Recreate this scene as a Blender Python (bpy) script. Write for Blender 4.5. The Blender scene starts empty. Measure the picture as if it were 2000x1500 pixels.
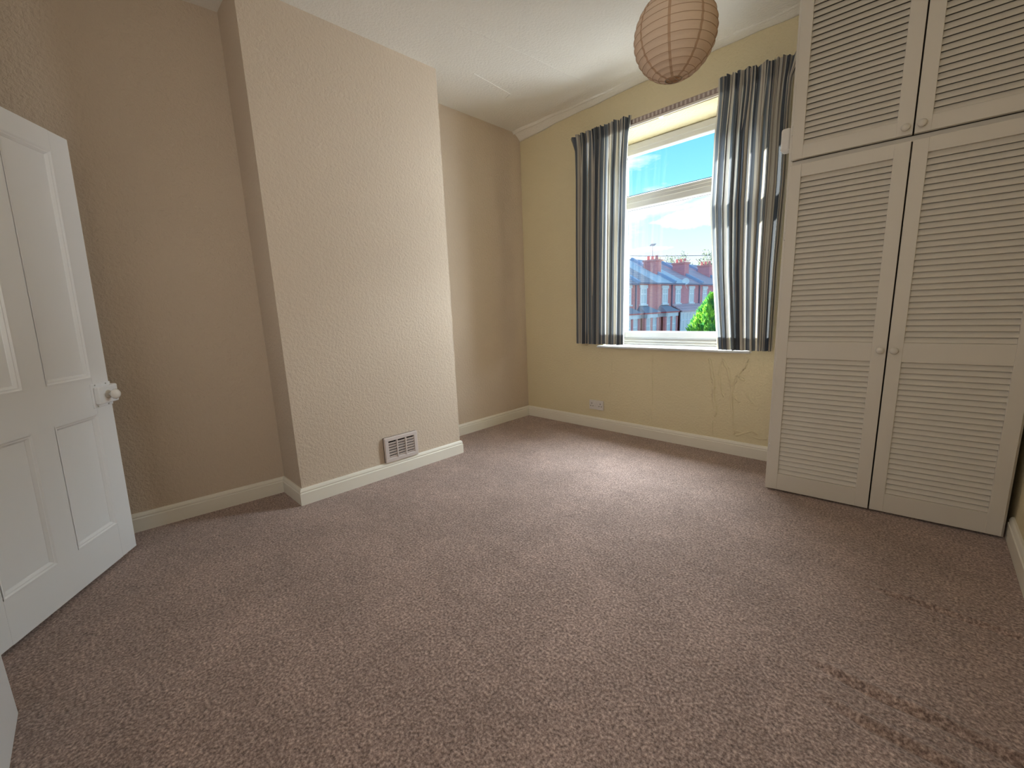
import bpy, bmesh, math, random
import numpy as np
from mathutils import Vector, Matrix
random.seed(7)
rng = np.random.default_rng(7)
scn = bpy.context.scene
col = scn.collection

# ------------------------------------------------------------------ camera
cam_d = bpy.data.cameras.new('camera')
cam = bpy.data.objects.new('camera', cam_d); col.objects.link(cam)
cam_d.sensor_fit = 'HORIZONTAL'; cam_d.sensor_width = 36.0
cam_d.lens = 36.0 * 804.638 / 2000.0
cam_d.clip_start = 0.02; cam_d.clip_end = 400
Rv = Vector((0.72017478, 0.69266552, -0.03953188)); Uv = Vector((-0.09394783, 0.15381642, 0.98362306))
Fv = Vector((-0.68740242, 0.70466658, -0.17584913))
EYE = Vector((2.9234, -3.2432, 1.125))
m = Matrix((Rv, Uv, -Fv)).transposed().to_4x4(); m.translation = EYE
cam.matrix_world = m
scn.camera = cam

# ------------------------------------------------------------------ colour management
scn.view_settings.view_transform = 'Standard'
scn.view_settings.look = 'None'
scn.view_settings.gamma = 1.0
scn.view_settings.use_curve_mapping = False
scn.view_settings.exposure = 0.0
scn.cycles.max_bounces = 12
scn.cycles.diffuse_bounces = 8
scn.cycles.transparent_max_bounces = 12
scn.cycles.sample_clamp_indirect = 6.0

# ------------------------------------------------------------------ world
W_STR = 1.5; YBK = -3.62
world = bpy.data.worlds.new('sky'); scn.world = world; world.use_nodes = True
nt = world.node_tree; N = nt.nodes; L = nt.links; N.clear()
wo = N.new('ShaderNodeOutputWorld'); bg = N.new('ShaderNodeBackground'); bg.inputs['Strength'].default_value = W_STR
L.new(bg.outputs[0], wo.inputs[0])
tc = N.new('ShaderNodeTexCoord')
sep = N.new('ShaderNodeSeparateXYZ'); L.new(tc.outputs['Generated'], sep.inputs[0])
ramp = N.new('ShaderNodeValToRGB'); L.new(sep.outputs['Z'], ramp.inputs[0])
cr = ramp.color_ramp
cr.elements[0].position = 0.0; cr.elements[0].color = (.72, .78, .82, 1)
cr.elements[1].position = 1.0; cr.elements[1].color = (.13, .40, .80, 1)
for p, c in ((.10, (.70, .80, .86, 1)), (.18, (.52, .80, .92, 1)), (.25, (.24, .70, .90, 1)), (.34, (.15, .55, .85, 1)), (.6, (.14, .46, .85, 1))):
    e = cr.elements.new(p); e.color = c
def wmath(op, a, b=None, c=None, clamp=False):
    n = N.new('ShaderNodeMath'); n.operation = op; n.use_clamp = clamp
    for i, v in enumerate((a, b, c)):
        if v is None: continue
        if isinstance(v, (int, float)): n.inputs[i].default_value = v
        else: L.new(v, n.inputs[i])
    return n.outputs[0]
# loose cumulus field over the whole sky
mp = N.new('ShaderNodeMapping'); mp.inputs['Scale'].default_value = (3.0, 3.0, 9.0); mp.inputs['Location'].default_value = (1.7, .4, .35)
L.new(tc.outputs['Generated'], mp.inputs[0])
nz = N.new('ShaderNodeTexNoise'); nz.inputs['Scale'].default_value = 1.6; nz.inputs['Detail'].default_value = 7; nz.inputs['Roughness'].default_value = .55
L.new(mp.outputs[0], nz.inputs['Vector'])
field = wmath('MULTIPLY', wmath('SUBTRACT', nz.outputs['Fac'], .56), 8.0, clamp=True)
# the small puffs over the terrace (azimuth / elevation ellipses with ragged edges)
az = wmath('ARCTAN2', wmath('MULTIPLY', sep.outputs['X'], -1.0), sep.outputs['Y'])
el = wmath('ARCSINE', sep.outputs['Z'])
nz2 = N.new('ShaderNodeTexNoise'); nz2.inputs['Scale'].default_value = 26; nz2.inputs['Detail'].default_value = 6; nz2.inputs['Roughness'].default_value = .6
L.new(tc.outputs['Generated'], nz2.inputs['Vector'])
rag = wmath('MULTIPLY', wmath('SUBTRACT', nz2.outputs['Fac'], .5), 2.6)
tot = field
for (a0, e0, ra, re) in ((20.6, 10.1, 4.4, 1.25), (23.3, 12.1, 2.7, .62), (24.2, 10.0, 2.2, .35), (17.5, 10.6, 4.5, 1.5), (26.2, 6.9, 3.0, .35), (12.0, 9.0, 4.0, 1.3), (33.0, 11.0, 3.5, .9)):
    da = wmath('DIVIDE', wmath('SUBTRACT', az, math.radians(a0)), math.radians(ra))
    de = wmath('DIVIDE', wmath('SUBTRACT', el, math.radians(e0)), math.radians(re))
    d2 = wmath('ADD', wmath('MULTIPLY', da, da), wmath('MULTIPLY', de, de))
    mk = wmath('MULTIPLY', wmath('ADD', wmath('SUBTRACT', 1.0, d2), rag), 1.6, clamp=True)
    tot = wmath('MAXIMUM', tot, mk)
mix = N.new('ShaderNodeMix'); mix.data_type = 'RGBA'
L.new(wmath('MULTIPLY', tot, .92), mix.inputs[0]); L.new(ramp.outputs[0], mix.inputs[6]); mix.inputs[7].default_value = (1.0, 1.0, 1.0, 1)
L.new(mix.outputs[2], bg.inputs[0])

# ------------------------------------------------------------------ lights
sun_d = bpy.data.lights.new('sun', 'SUN'); sun_d.energy = 28.0; sun_d.angle = math.radians(.8); sun_d.color = (1.0, .93, .80)
sun = bpy.data.objects.new('sun', sun_d); col.objects.link(sun)
sun.rotation_euler = Vector((1.0, -.45, -.40)).to_track_quat('-Z', 'Y').to_euler()
sun.location = (-4, 8, 20)
def area(name, loc, target, sx, sy, energy, color):
    d = bpy.data.lights.new(name, 'AREA'); d.shape = 'RECTANGLE'; d.size = sx; d.size_y = sy; d.energy = energy; d.color = color
    o = bpy.data.objects.new(name, d); col.objects.link(o); o.location = loc
    o.rotation_euler = (Vector(target) - Vector(loc)).to_track_quat('-Z', 'Y').to_euler(); return o
area('fill_above_window', (1.5, 1.75, 3.75), (1.4, .1, 1.5), 3.2, 1.8, 950, (.84, .93, 1.0))  # fill lamp added outside, over the window, to strengthen the sky's light
area('fill_right_of_window', (3.1, 1.25, 1.6), (1.35, .0, 1.4), 1.6, 1.9, 400, (.90, .95, 1.0))  # unseen fill lamp added to brighten the chimney breast and door
area('fill_below_window', (1.5, 1.6, -.45), (1.5, -.3, 2.2), 3.0, 1.2, 40, (1.0, .95, .86))  # added uplight brightening the ceiling, in place of bounce off the ground
area('fill_behind_camera', (1.9, YBK, 1.75), (1.75, 0, 2.0), 2.4, 1.5, 21, (1.0, .96, .90))  # made-up soft fill inside the room, lifts the window wall and wardrobe

# ------------------------------------------------------------------ helpers
def setp(o, **k):
    for a, b in k.items():
        if b is not None: o[a] = b
    return o
def struct(o, label=None):
    o['kind'] = 'structure'
    if label: o['label'] = label
    return o
def empty(name, loc=(0, 0, 0), rz=0.0, label=None, cat=None, group=None, kind=None):
    o = bpy.data.objects.new(name, None); col.objects.link(o); o.empty_display_size = .05
    o.location = loc; o.rotation_euler = (0, 0, rz)
    return setp(o, label=label, category=cat, group=group, kind=kind)
def mesh_obj(name, me, mat=None, parent=None, smooth=False):
    o = bpy.data.objects.new(name, me); col.objects.link(o)
    if mat is not None and not me.materials: me.materials.append(mat)
    if parent is not None: o.parent = parent
    if smooth:
        for p in me.polygons: p.use_smooth = True
    return o
def obj(name, bm, mat=None, parent=None, smooth=False, loc=None):
    bmesh.ops.recalc_face_normals(bm, faces=bm.faces)
    me = bpy.data.meshes.new(name); bm.to_mesh(me); bm.free()
    o = mesh_obj(name, me, mat, parent, smooth)
    if loc is not None: o.location = loc
    return o
def box(bm, x0, x1, y0, y1, z0, z1, bev=0.0, mtx=None, seg=1):
    vs = [bm.verts.new(v) for v in ((x0,y0,z0),(x1,y0,z0),(x1,y1,z0),(x0,y1,z0),(x0,y0,z1),(x1,y0,z1),(x1,y1,z1),(x0,y1,z1))]
    fs = [bm.faces.new([vs[i] for i in f]) for f in ((0,3,2,1),(4,5,6,7),(0,1,5,4),(1,2,6,5),(2,3,7,6),(3,0,4,7))]
    if mtx is not None: bmesh.ops.transform(bm, matrix=mtx, verts=vs)
    if bev > 0:
        es = list({e for f in fs for e in f.edges})
        bmesh.ops.bevel(bm, geom=es, offset=bev, segments=seg, profile=.5, affect='EDGES')
    return bm
def nbox(*a, **k): return box(bmesh.new(), *a, **k)
def prism(bm, pts, z0, z1):
    a = [bm.verts.new((x, y, z0)) for x, y in pts]; b = [bm.verts.new((x, y, z1)) for x, y in pts]
    n = len(pts); bm.faces.new(a[::-1]); bm.faces.new(b)
    for i in range(n): bm.faces.new((a[i], a[(i+1) % n], b[(i+1) % n], b[i]))
    return bm
def lathe(bm, prof, seg=24, mtx=None, cap=True):
    rings = []
    for r, z in prof:
        rings.append([bm.verts.new((r*math.cos(2*math.pi*i/seg), r*math.sin(2*math.pi*i/seg), z)) for i in range(seg)])
    for a, b in zip(rings, rings[1:]):
        for i in range(seg): bm.faces.new((a[i], a[(i+1) % seg], b[(i+1) % seg], b[i]))
    if cap:
        bm.faces.new(rings[0][::-1]); bm.faces.new(rings[-1])
    if mtx is not None: bmesh.ops.transform(bm, matrix=mtx, verts=[v for r in rings for v in r])
    return bm
def tube(bm, pts, r, seg=8, closed=False):
    pts = [Vector(p) for p in pts]; n = len(pts); rings = []
    up = None
    for i, p in enumerate(pts):
        if closed: t = (pts[(i+1) % n] - pts[i-1]).normalized()
        else: t = (pts[min(i+1, n-1)] - pts[max(i-1, 0)]).normalized()
        ref = Vector((0, 0, 1)) if abs(t.z) < .9 else Vector((1, 0, 0))
        a = t.cross(ref).normalized(); b = t.cross(a)
        rr = r[i] if isinstance(r, (list, tuple)) else r
        rings.append([bm.verts.new(p + a*rr*math.cos(2*math.pi*k/seg) + b*rr*math.sin(2*math.pi*k/seg)) for k in range(seg)])
    m_ = n if closed else n-1
    for i in range(m_):
        A, B = rings[i], rings[(i+1) % n]
        for k in range(seg): bm.faces.new((A[k], A[(k+1) % seg], B[(k+1) % seg], B[k]))
    if not closed: bm.faces.new(rings[0][::-1]); bm.faces.new(rings[-1])
    return bm
def dup(o, parent, loc):
    c = o.copy(); col.objects.link(c); c.parent = parent; c.location = loc; return c

# ------------------------------------------------------------------ materials
def mat(name, color, rough=.6, spec=.5, bump=None, var=None, metallic=0.0, coat=0.0):
    """bump = list of (scale, strength, distance, kind); var = (scale, amount, colour2)"""
    m = bpy.data.materials.new(name); m.use_nodes = True
    nt = m.node_tree; n = nt.nodes; l = nt.links
    b = n['Principled BSDF']; b.inputs['Base Color'].default_value = (*color, 1); b.inputs['Roughness'].default_value = rough
    b.inputs['Specular IOR Level'].default_value = spec; b.inputs['Metallic'].default_value = metallic; b.inputs['Coat Weight'].default_value = coat
    t = n.new('ShaderNodeTexCoord')
    if var:
        vn = n.new('ShaderNodeTexNoise'); vn.inputs['Scale'].default_value = var[0]; vn.inputs['Detail'].default_value = 4
        l.new(t.outputs['Object'], vn.inputs['Vector'])
        mr = n.new('ShaderNodeMapRange'); mr.inputs[1].default_value = .35; mr.inputs[2].default_value = .65; mr.inputs[3].default_value = 0; mr.inputs[4].default_value = var[1]
        l.new(vn.outputs['Fac'], mr.inputs[0])
        mx = n.new('ShaderNodeMix'); mx.data_type = 'RGBA'; mx.inputs[6].default_value = (*color, 1); mx.inputs[7].default_value = (*var[2], 1)
        l.new(mr.outputs[0], mx.inputs[0]); l.new(mx.outputs[2], b.inputs['Base Color'])
    prev = None
    for (sc, st, di, kd) in (bump or []):
        if kd == 'voronoi':
            tx = n.new('ShaderNodeTexVoronoi'); tx.feature = 'SMOOTH_F1'; tx.inputs['Smoothness'].default_value = .6; out = tx.outputs['Distance']
        else:
            tx = n.new('ShaderNodeTexNoise'); tx.inputs['Detail'].default_value = 3; tx.inputs['Roughness'].default_value = .6; out = tx.outputs['Fac']
        tx.inputs['Scale'].default_value = sc; l.new(t.outputs['Object'], tx.inputs['Vector'])
        bp = n.new('ShaderNodeBump'); bp.inputs['Strength'].default_value = st; bp.inputs['Distance'].default_value = di
        l.new(out, bp.inputs['Height'])
        if prev is not None: l.new(prev, bp.inputs['Normal'])
        prev = bp.outputs[0]
    if prev is not None: l.new(prev, b.inputs['Normal'])
    return m
M = {}
WP = [(62, .85, .007, 'noise'), (120, .4, .003, 'noise')]
M['beige'] = mat('beige_textured_wallpaper', (.63, .53, .425), .75, .3, WP, (2.2, .5, (.60, .505, .405)))
M['yellow'] = mat('yellow_textured_wallpaper', (.75, .67, .455), .75, .3, WP, (2.0, .5, (.71, .63, .43)))
M['yellow_smooth'] = mat('yellow_paint', (.72, .64, .40), .6, .4, [(12, .2, .004, 'noise')])
M['ceiling'] = mat('ceiling_paper', (.83, .81, .76), .8, .2, [(60, .8, .006, 'noise')], (1.6, .4, (.79, .77, .71)))
M['cornice'] = mat('cornice_paint', (.70, .67, .63), .7, .3, [(10, .25, .006, 'noise')])
M['gloss'] = mat('white_gloss_paint', (.88, .90, .93), .28, .5, [(9, .12, .002, 'noise'), (160, .05, .001, 'noise')])
M['gloss_warm'] = mat('cream_gloss_paint', (.82, .79, .70), .35, .5, [(30, .1, .001, 'noise')])
M['wardrobe'] = mat('cream_eggshell_paint', (.65, .61, .545), .5, .4, [(120, .08, .001, 'noise')])
M['wardrobe_in'] = mat('wardrobe_inside_shade', (.16, .14, .12), .9, .1)  # interior shade put into the colour so the louvre gaps go dark
M['upvc'] = mat('white_upvc', (.60, .61, .62), .3, .5)
M['plastic'] = mat('white_plastic', (.72, .69, .66), .35, .5)
M['vent'] = mat('vent_plastic', (.62, .55, .52), .45, .4)
M['dark'] = mat('dark_hole', (.015, .012, .01), .8, .1)
M['knob'] = mat('white_ceramic', (.85, .83, .80), .12, .6, coat=.5)
M['steel'] = mat('steel', (.55, .55, .55), .3, .5, metallic=1.0)
M['hinge'] = mat('painted_hinge', (.60, .57, .52), .4, .5)
M['track'] = mat('curtain_track', (.80, .76, .70), .4, .5)
M['glider'] = mat('curtain_glider', (.34, .27, .25), .5, .4)
M['brass'] = mat('wire', (.32, .22, .14), .4, .5, metallic=.6)

def carpet_mat():
    m = bpy.data.materials.new('carpet_pile'); m.use_nodes = True; nt = m.node_tree; n = nt.nodes; l = nt.links
    b = n['Principled BSDF']; b.inputs['Roughness'].default_value = .95; b.inputs['Specular IOR Level'].default_value = .08
    b.inputs['Sheen Weight'].default_value = .25; b.inputs['Sheen Roughness'].default_value = .5
    t = n.new('ShaderNodeTexCoord')
    def noise(sc, det, stretch=None):
        x = n.new('ShaderNodeTexNoise'); x.inputs['Scale'].default_value = sc; x.inputs['Detail'].default_value = det; x.inputs['Roughness'].default_value = .65
        if stretch:
            mp = n.new('ShaderNodeMapping'); mp.inputs['Scale'].default_value = stretch; l.new(t.outputs['Object'], mp.inputs[0]); l.new(mp.outputs[0], x.inputs['Vector'])
        else: l.new(t.outputs['Object'], x.inputs['Vector'])
        return x.outputs['Fac']
    a = noise(115, 5); r = n.new('ShaderNodeValToRGB'); l.new(a, r.inputs[0]); e = r.color_ramp.elements
    e[0].position = .32; e[0].color = (.12, .078, .070, 1); e[1].position = .68; e[1].color = (.70, .53, .46, 1)
    k = r.color_ramp.elements.new(.5); k.color = (.36, .255, .22, 1)
    p = noise(3.5, 5); mr = n.new('ShaderNodeMapRange'); mr.inputs[1].default_value = .4; mr.inputs[2].default_value = .65; mr.inputs[3].default_value = .86; mr.inputs[4].default_value = 1.06; l.new(p, mr.inputs[0])
    p2 = noise(26, 3); mr2 = n.new('ShaderNodeMapRange'); mr2.inputs[1].default_value = .35; mr2.inputs[2].default_value = .65; mr2.inputs[3].default_value = .88; mr2.inputs[4].default_value = 1.1; l.new(p2, mr2.inputs[0])
    mu = n.new('ShaderNodeMath'); mu.operation = 'MULTIPLY'; l.new(mr.outputs[0], mu.inputs[0]); l.new(mr2.outputs[0], mu.inputs[1])
    vm = n.new('ShaderNodeVectorMath'); vm.operation = 'SCALE'; l.new(r.outputs[0], vm.inputs[0]); l.new(mu.outputs[0], vm.inputs['Scale'])
    l.new(vm.outputs[0], b.inputs['Base Color'])
    bp = n.new('ShaderNodeBump'); bp.inputs['Strength'].default_value = .9; bp.inputs['Distance'].default_value = .006; l.new(a, bp.inputs['Height'])
    bp2 = n.new('ShaderNodeBump'); bp2.inputs['Strength'].default_value = .5; bp2.inputs['Distance'].default_value = .012; l.new(p2, bp2.inputs['Height']); l.new(bp.outputs[0], bp2.inputs['Normal'])
    l.new(bp2.outputs[0], b.inputs['Normal']); return m
M['carpet'] = carpet_mat()

def glass_mat():
    m = bpy.data.materials.new('window_glass'); m.use_nodes = True; n = m.node_tree.nodes; l = m.node_tree.links; n.clear()
    o = n.new('ShaderNodeOutputMaterial'); tr = n.new('ShaderNodeBsdfTransparent'); tr.inputs[0].default_value = (.97, .985, .98, 1)
    gl = n.new('ShaderNodeBsdfGlossy'); gl.inputs['Roughness'].default_value = .02; fr = n.new('ShaderNodeValue'); fr.outputs[0].default_value = .03
    mx = n.new('ShaderNodeMixShader'); l.new(fr.outputs[0], mx.inputs[0]); l.new(tr.outputs[0], mx.inputs[1]); l.new(gl.outputs[0], mx.inputs[2]); l.new(mx.outputs[0], o.inputs[0]); return m
M['glass'] = glass_mat()
def far_glass():
    return mat('house_window_glass', (.62, .70, .74), .25, .6)
M['far_glass'] = far_glass()

STR = [(0, (.11, .125, .15)), (.17, (.60, .57, .50)), (.205, (.17, .19, .225)), (.33, (.23, .26, .30)), (.42, (.66, .63, .56)),
       (.50, (.36, .32, .29)), (.53, (.66, .63, .56)), (.58, (.15, .16, .165)), (.66, (.46, .43, .40)), (.71, (.68, .65, .58)), (.80, (.19, .22, .26)), (.92, (.42, .38, .34)), (.95, (.66, .63, .56))]
def cloth_mat():
    m = bpy.data.materials.new('striped_curtain_cloth'); m.use_nodes = True; n = m.node_tree.nodes; l = m.node_tree.links; n.clear()
    o = n.new('ShaderNodeOutputMaterial'); uv = n.new('ShaderNodeUVMap'); s = n.new('ShaderNodeSeparateXYZ'); l.new(uv.outputs[0], s.inputs[0])
    dv = n.new('ShaderNodeMath'); dv.operation = 'DIVIDE'; dv.inputs[1].default_value = .20; l.new(s.outputs[0], dv.inputs[0])
    fr = n.new('ShaderNodeMath'); fr.operation = 'FRACT'; l.new(dv.outputs[0], fr.inputs[0])
    r = n.new('ShaderNodeValToRGB'); r.color_ramp.interpolation = 'CONSTANT'; l.new(fr.outputs[0], r.inputs[0])
    e = r.color_ramp.elements; e[0].position = 0; e[0].color = (*STR[0][1], 1); e[1].position = STR[1][0]; e[1].color = (*STR[1][1], 1)
    for p, c in STR[2:]: k = e.new(p); k.color = (*c, 1)
    wv = n.new('ShaderNodeTexNoise'); wv.inputs['Scale'].default_value = 500; l.new(uv.outputs[0], wv.inputs['Vector'])
    bp = n.new('ShaderNodeBump'); bp.inputs['Strength'].default_value = .2; bp.inputs['Distance'].default_value = .001; l.new(wv.outputs['Fac'], bp.inputs['Height'])
    d = n.new('ShaderNodeBsdfDiffuse'); t = n.new('ShaderNodeBsdfTranslucent')
    l.new(r.outputs[0], d.inputs[0]); l.new(r.outputs[0], t.inputs[0]); l.new(bp.outputs[0], d.inputs['Normal'])
    mx = n.new('ShaderNodeMixShader'); mx.inputs[0].default_value = .33; l.new(d.outputs[0], mx.inputs[1]); l.new(t.outputs[0], mx.inputs[2]); l.new(mx.outputs[0], o.inputs[0]); return m
M['cloth'] = cloth_mat()
def paper_mat(name, c, tr):
    m = bpy.data.materials.new(name); m.use_nodes = True; n = m.node_tree.nodes; l = m.node_tree.links; n.clear()
    o = n.new('ShaderNodeOutputMaterial'); t = n.new('ShaderNodeTexCoord')
    w = n.new('ShaderNodeTexNoise'); w.inputs['Scale'].default_value = 60; w.inputs['Detail'].default_value = 3; l.new(t.outputs['Object'], w.inputs['Vector'])
    bp = n.new('ShaderNodeBump'); bp.inputs['Strength'].default_value = .35; bp.inputs['Distance'].default_value = .004; l.new(w.outputs['Fac'], bp.inputs['Height'])
    d = n.new('ShaderNodeBsdfDiffuse'); d.inputs[0].default_value = (*c, 1); l.new(bp.outputs[0], d.inputs['Normal'])
    s = n.new('ShaderNodeBsdfTranslucent'); s.inputs[0].default_value = (c[0], c[1]*.86, c[2]*.72, 1)
    mx = n.new('ShaderNodeMixShader'); mx.inputs[0].default_value = tr; l.new(d.outputs[0], mx.inputs[1]); l.new(s.outputs[0], mx.inputs[2]); l.new(mx.outputs[0], o.inputs[0]); return m
M['paper'] = paper_mat('lantern_paper', (.74, .60, .47), .25)
M['seam'] = paper_mat('lantern_seam', (.50, .34, .23), .12)

# ------------------------------------------------------------------ room plan
H = 2.798
A = (0.0, 0.0)
B1 = (-.018, -1.254)                    # far alcove wall meets the breast
C1 = (.366, -1.254); C2 = (.325, -2.457)
B2 = (.012, -2.457); B3 = (-.125, -3.66)
RX = lambda y: 3.348 + .0162*y
YB = -3.66                              # back wall face
T = .12

# floor with pile and pressed ridges
nx, ny = 292, 330
xs = np.linspace(-.16, 3.37, nx); ys = np.linspace(-3.70, .02, ny)
X, Y = np.meshgrid(xs, ys)
Z = np.zeros_like(X)
def ridge(xa, xb, y0, slope, h, wd, step):
    global Z
    g = np.clip((X-xa)/.12, 0, 1)*np.clip((xb-X)/.05, 0, 1)
    d = -(Y - (y0 + slope*(X-xa) + .003*np.sin(X*23)))
    Z += g*h*np.exp(-(d/wd)**2); Z -= g*step*np.exp(-((d-1.6*wd)/wd)**2)
ridge(2.86, 3.40, -1.240, -.012, .010, .010, .012)
ridge(2.76, 3.40, -1.800, -.02, .013, .013, .014)
ridge(2.80, 3.40, -1.925, -.05, .012, .012, .012)
lo = rng.normal(size=(34, 30))
def up(a, shp):
    yi = np.linspace(0, a.shape[0]-1.001, shp[0]); xi = np.linspace(0, a.shape[1]-1.001, shp[1])
    y0 = yi.astype(int); x0 = xi.astype(int); fy = (yi-y0)[:, None]; fx = (xi-x0)[None]
    return (a[y0][:, x0]*(1-fy)*(1-fx)+a[y0+1][:, x0]*fy*(1-fx)+a[y0][:, x0+1]*(1-fy)*fx+a[y0+1][:, x0+1]*fy*fx)
Z += .0006*up(lo, X.shape)
verts = np.stack([X, Y, Z], -1).reshape(-1, 3)
i = np.arange(nx-1)[None] + nx*np.arange(ny-1)[:, None]
faces = np.stack([i, i+1, i+nx+1, i+nx], -1).reshape(-1, 4)
me = bpy.data.meshes.new('floor'); me.from_pydata(verts.tolist(), [], faces.tolist()); me.update()
fl = mesh_obj('floor', me, M['carpet'], smooth=True); struct(fl, 'worn pinkish brown cut pile carpet with pressed ridges near the wardrobe')
bm = nbox(-.3, 3.6, -5.3, .30, -.14, -.02); struct(obj('floor', bm, M['dark']), 'floorboards under the carpet')
# ceiling
bm = nbox(-.3, 3.6, -5.3, .33, H, H+.12)
ceil = struct(obj('ceiling', bm, M['ceiling']), 'off-white stippled papered ceiling')
bm = bmesh.new(); tube(bm, [(.50, -1.02, H-.001), (.475, -.62, H-.001), (.40, -.60, H-.001)], .0025, 6); obj('paper_seam', bm, M['ceiling'], ceil)
bm = bmesh.new(); tube(bm, [(.80, -1.55, H-.001), (.9, -.9, H-.001), (.96, -.35, H-.001)], .0012, 6); obj('paper_seam', bm, M['ceiling'], ceil)

# walls
bm = bmesh.new(); prism(bm, [A, (0, .33), (-.3, .33), (-.3, -1.254), B1][::-1], -.02, H)
prism(bm, [B2, (-.3, -2.457), (-.3, YB), B3][::-1], -.02, H)
struct(obj('wall_left', bm, M['beige']), 'beige textured alcove walls either side of the chimney breast')
bm = prism(bmesh.new(), [C1, (-.3, -1.254), (-.3, -2.457), C2][::-1], -.02, H)
breast = struct(obj('wall_chimney_breast', bm, M['beige']), 'beige textured chimney breast projecting from the left wall')
WX0, WX1, WZ0, WZ1 = .93, 2.075, .762, 2.497
bm = bmesh.new()
for (x0, x1, z0, z1) in ((-.02, WX0, -.02, H), (WX1, 3.5, -.02, H), (WX0, WX1, -.02, WZ0)): box(bm, x0, x1, 0, .33, z0, z1)
# head with sloping soffit
pts = [(0, WZ1), (.33, WZ1-.045), (.33, H), (0, H)]
for x in (WX0, WX1): pass
a = [bm.verts.new((WX0, y, z)) for y, z in pts]; b = [bm.verts.new((WX1, y, z)) for y, z in pts]
bm.faces.new(a); bm.faces.new(b[::-1])
for k in range(4): bm.faces.new((a[k], b[k], b[(k+1) % 4], a[(k+1) % 4]))
wf = struct(obj('wall_front', bm, M['yellow']), 'pale yellow textured window wall with lifting paper under the sill')
bm = prism(bmesh.new(), [(RX(0), 0), (RX(YB), YB), (3.5, YB), (3.5, 0)][::-1], -.02, H)
struct(obj('wall_right', bm, M['yellow']), 'yellow textured right wall beside the wardrobe')
DX0, DX1 = .02, .82
bm = bmesh.new()
box(bm, -.3, DX0, YB-.12, YB, -.02, H); box(bm, DX1, 3.5, YB-.12, YB, -.02, H); box(bm, DX0, DX1, YB-.12, YB, 2.0, H)
struct(obj('wall_back', bm, M['beige']), 'wall with the doorway behind the camera')
bm = bmesh.new()
box(bm, -.3, 3.5, -5.3, -5.2, -.02, H); box(bm, -.4, -.3, -5.2, YB-.12, -.02, H); box(bm, 3.5, 3.6, -5.2, YB-.12, -.02, H)
struct(obj('wall_landing', bm, M['beige']), 'landing walls beyond the doorway')
struct(obj('floor_landing', nbox(-.3, 3.5, -5.2, -3.70, -.02, 0), M['carpet']), 'landing carpet beyond the doorway')
# raised creases and seams of the lifting paper under the sill
def crease(pts, r, name='paper_crease'):
    n = 5*(len(pts)-1)+1; P = []
    for k in range(n):
        t = k/5; j = min(int(t), len(pts)-2); f = t-j
        x = pts[j][0]*(1-f)+pts[j+1][0]*f + random.uniform(-.003, .003); z = pts[j][1]*(1-f)+pts[j+1][1]*f
        P.append((x, .001, z))
    rr = [2.2*r*random.uniform(.6, 1.3) for _ in P]; rr[0] = rr[-1] = r*.2
    bm = bmesh.new(); tube(bm, P, rr, 6); obj(name, bm, M['yellow'], wf, True)
crease([(1.842, .715), (1.858, .66), (1.872, .58), (1.885, .52), (1.88, .45), (1.893, .38), (1.905, .32), (1.903, .26)], .0055)
crease([(1.93, .715), (1.975, .64), (1.995, .56), (2.01, .48)], .004)
crease([(2.115, .725), (2.085, .65), (2.04, .60), (2.03, .55), (2.018, .51), (2.012, .44), (2.02, .34), (2.03, .25), (2.044, .15)], .004)
crease([(2.04, .60), (2.07, .575), (2.09, .56)], .0045)
crease([(2.012, .45), (2.04, .42), (2.07, .40)], .003)
crease([(2.045, .145), (2.10, .17), (2.16, .20), (2.20, .18)], .004)
crease([(2.03, .15), (2.06, .185), (2.12, .165), (2.20, .15), (2.26, .155)], .003)
crease([(1.93, .70), (1.915, .60), (1.93, .50), (1.96, .42)], .003)
crease([(2.10, .48), (2.13, .43), (2.16, .40)], .003)
crease([(1.398, .74), (1.398, .6), (1.40, .4), (1.396, .2), (1.399, .11)], .0025, 'paper_seam')
crease([(1.02, .74), (1.018, .55), (.99, .4), (.99, .24)], .002, 'paper_seam')
crease([(1.89, .24), (1.885, .17), (1.89, .12)], .003)

# uneven plaster fillet where the ceiling rolls down to the window wall
bm = bmesh.new(); rows = []
for k in range(69):
    x = 3.40*k/68
    dr = float(np.interp(x, [0, .3, .6, 1.1, 1.6, 3.4], [.062, .048, .030, .016, .012, .012])) + .003*math.sin(x*9)+.002*math.sin(x*23+1)
    wd = .085 + .012*math.sin(x*5+.6)+.006*math.sin(x*17)
    rows.append([bm.verts.new((x, -wd*(1-f), H+.0005-dr*g)) for f, g in ((-.18, 0), (-.10, .10), (0, .30), (.06, .34), (.14, .20), (.30, .26), (.5, .42), (.7, .62), (.88, .84), (1.0, 1.0), (1.02, .0))])
for a, b in zip(rows, rows[1:]):
    for k in range(len(a)-1): bm.faces.new((a[k], b[k], b[k+1], a[k+1]))
struct(obj('trim_1', bm, M['ceiling'], None, True), 'uneven papered fillet between ceiling and window wall')

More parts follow.
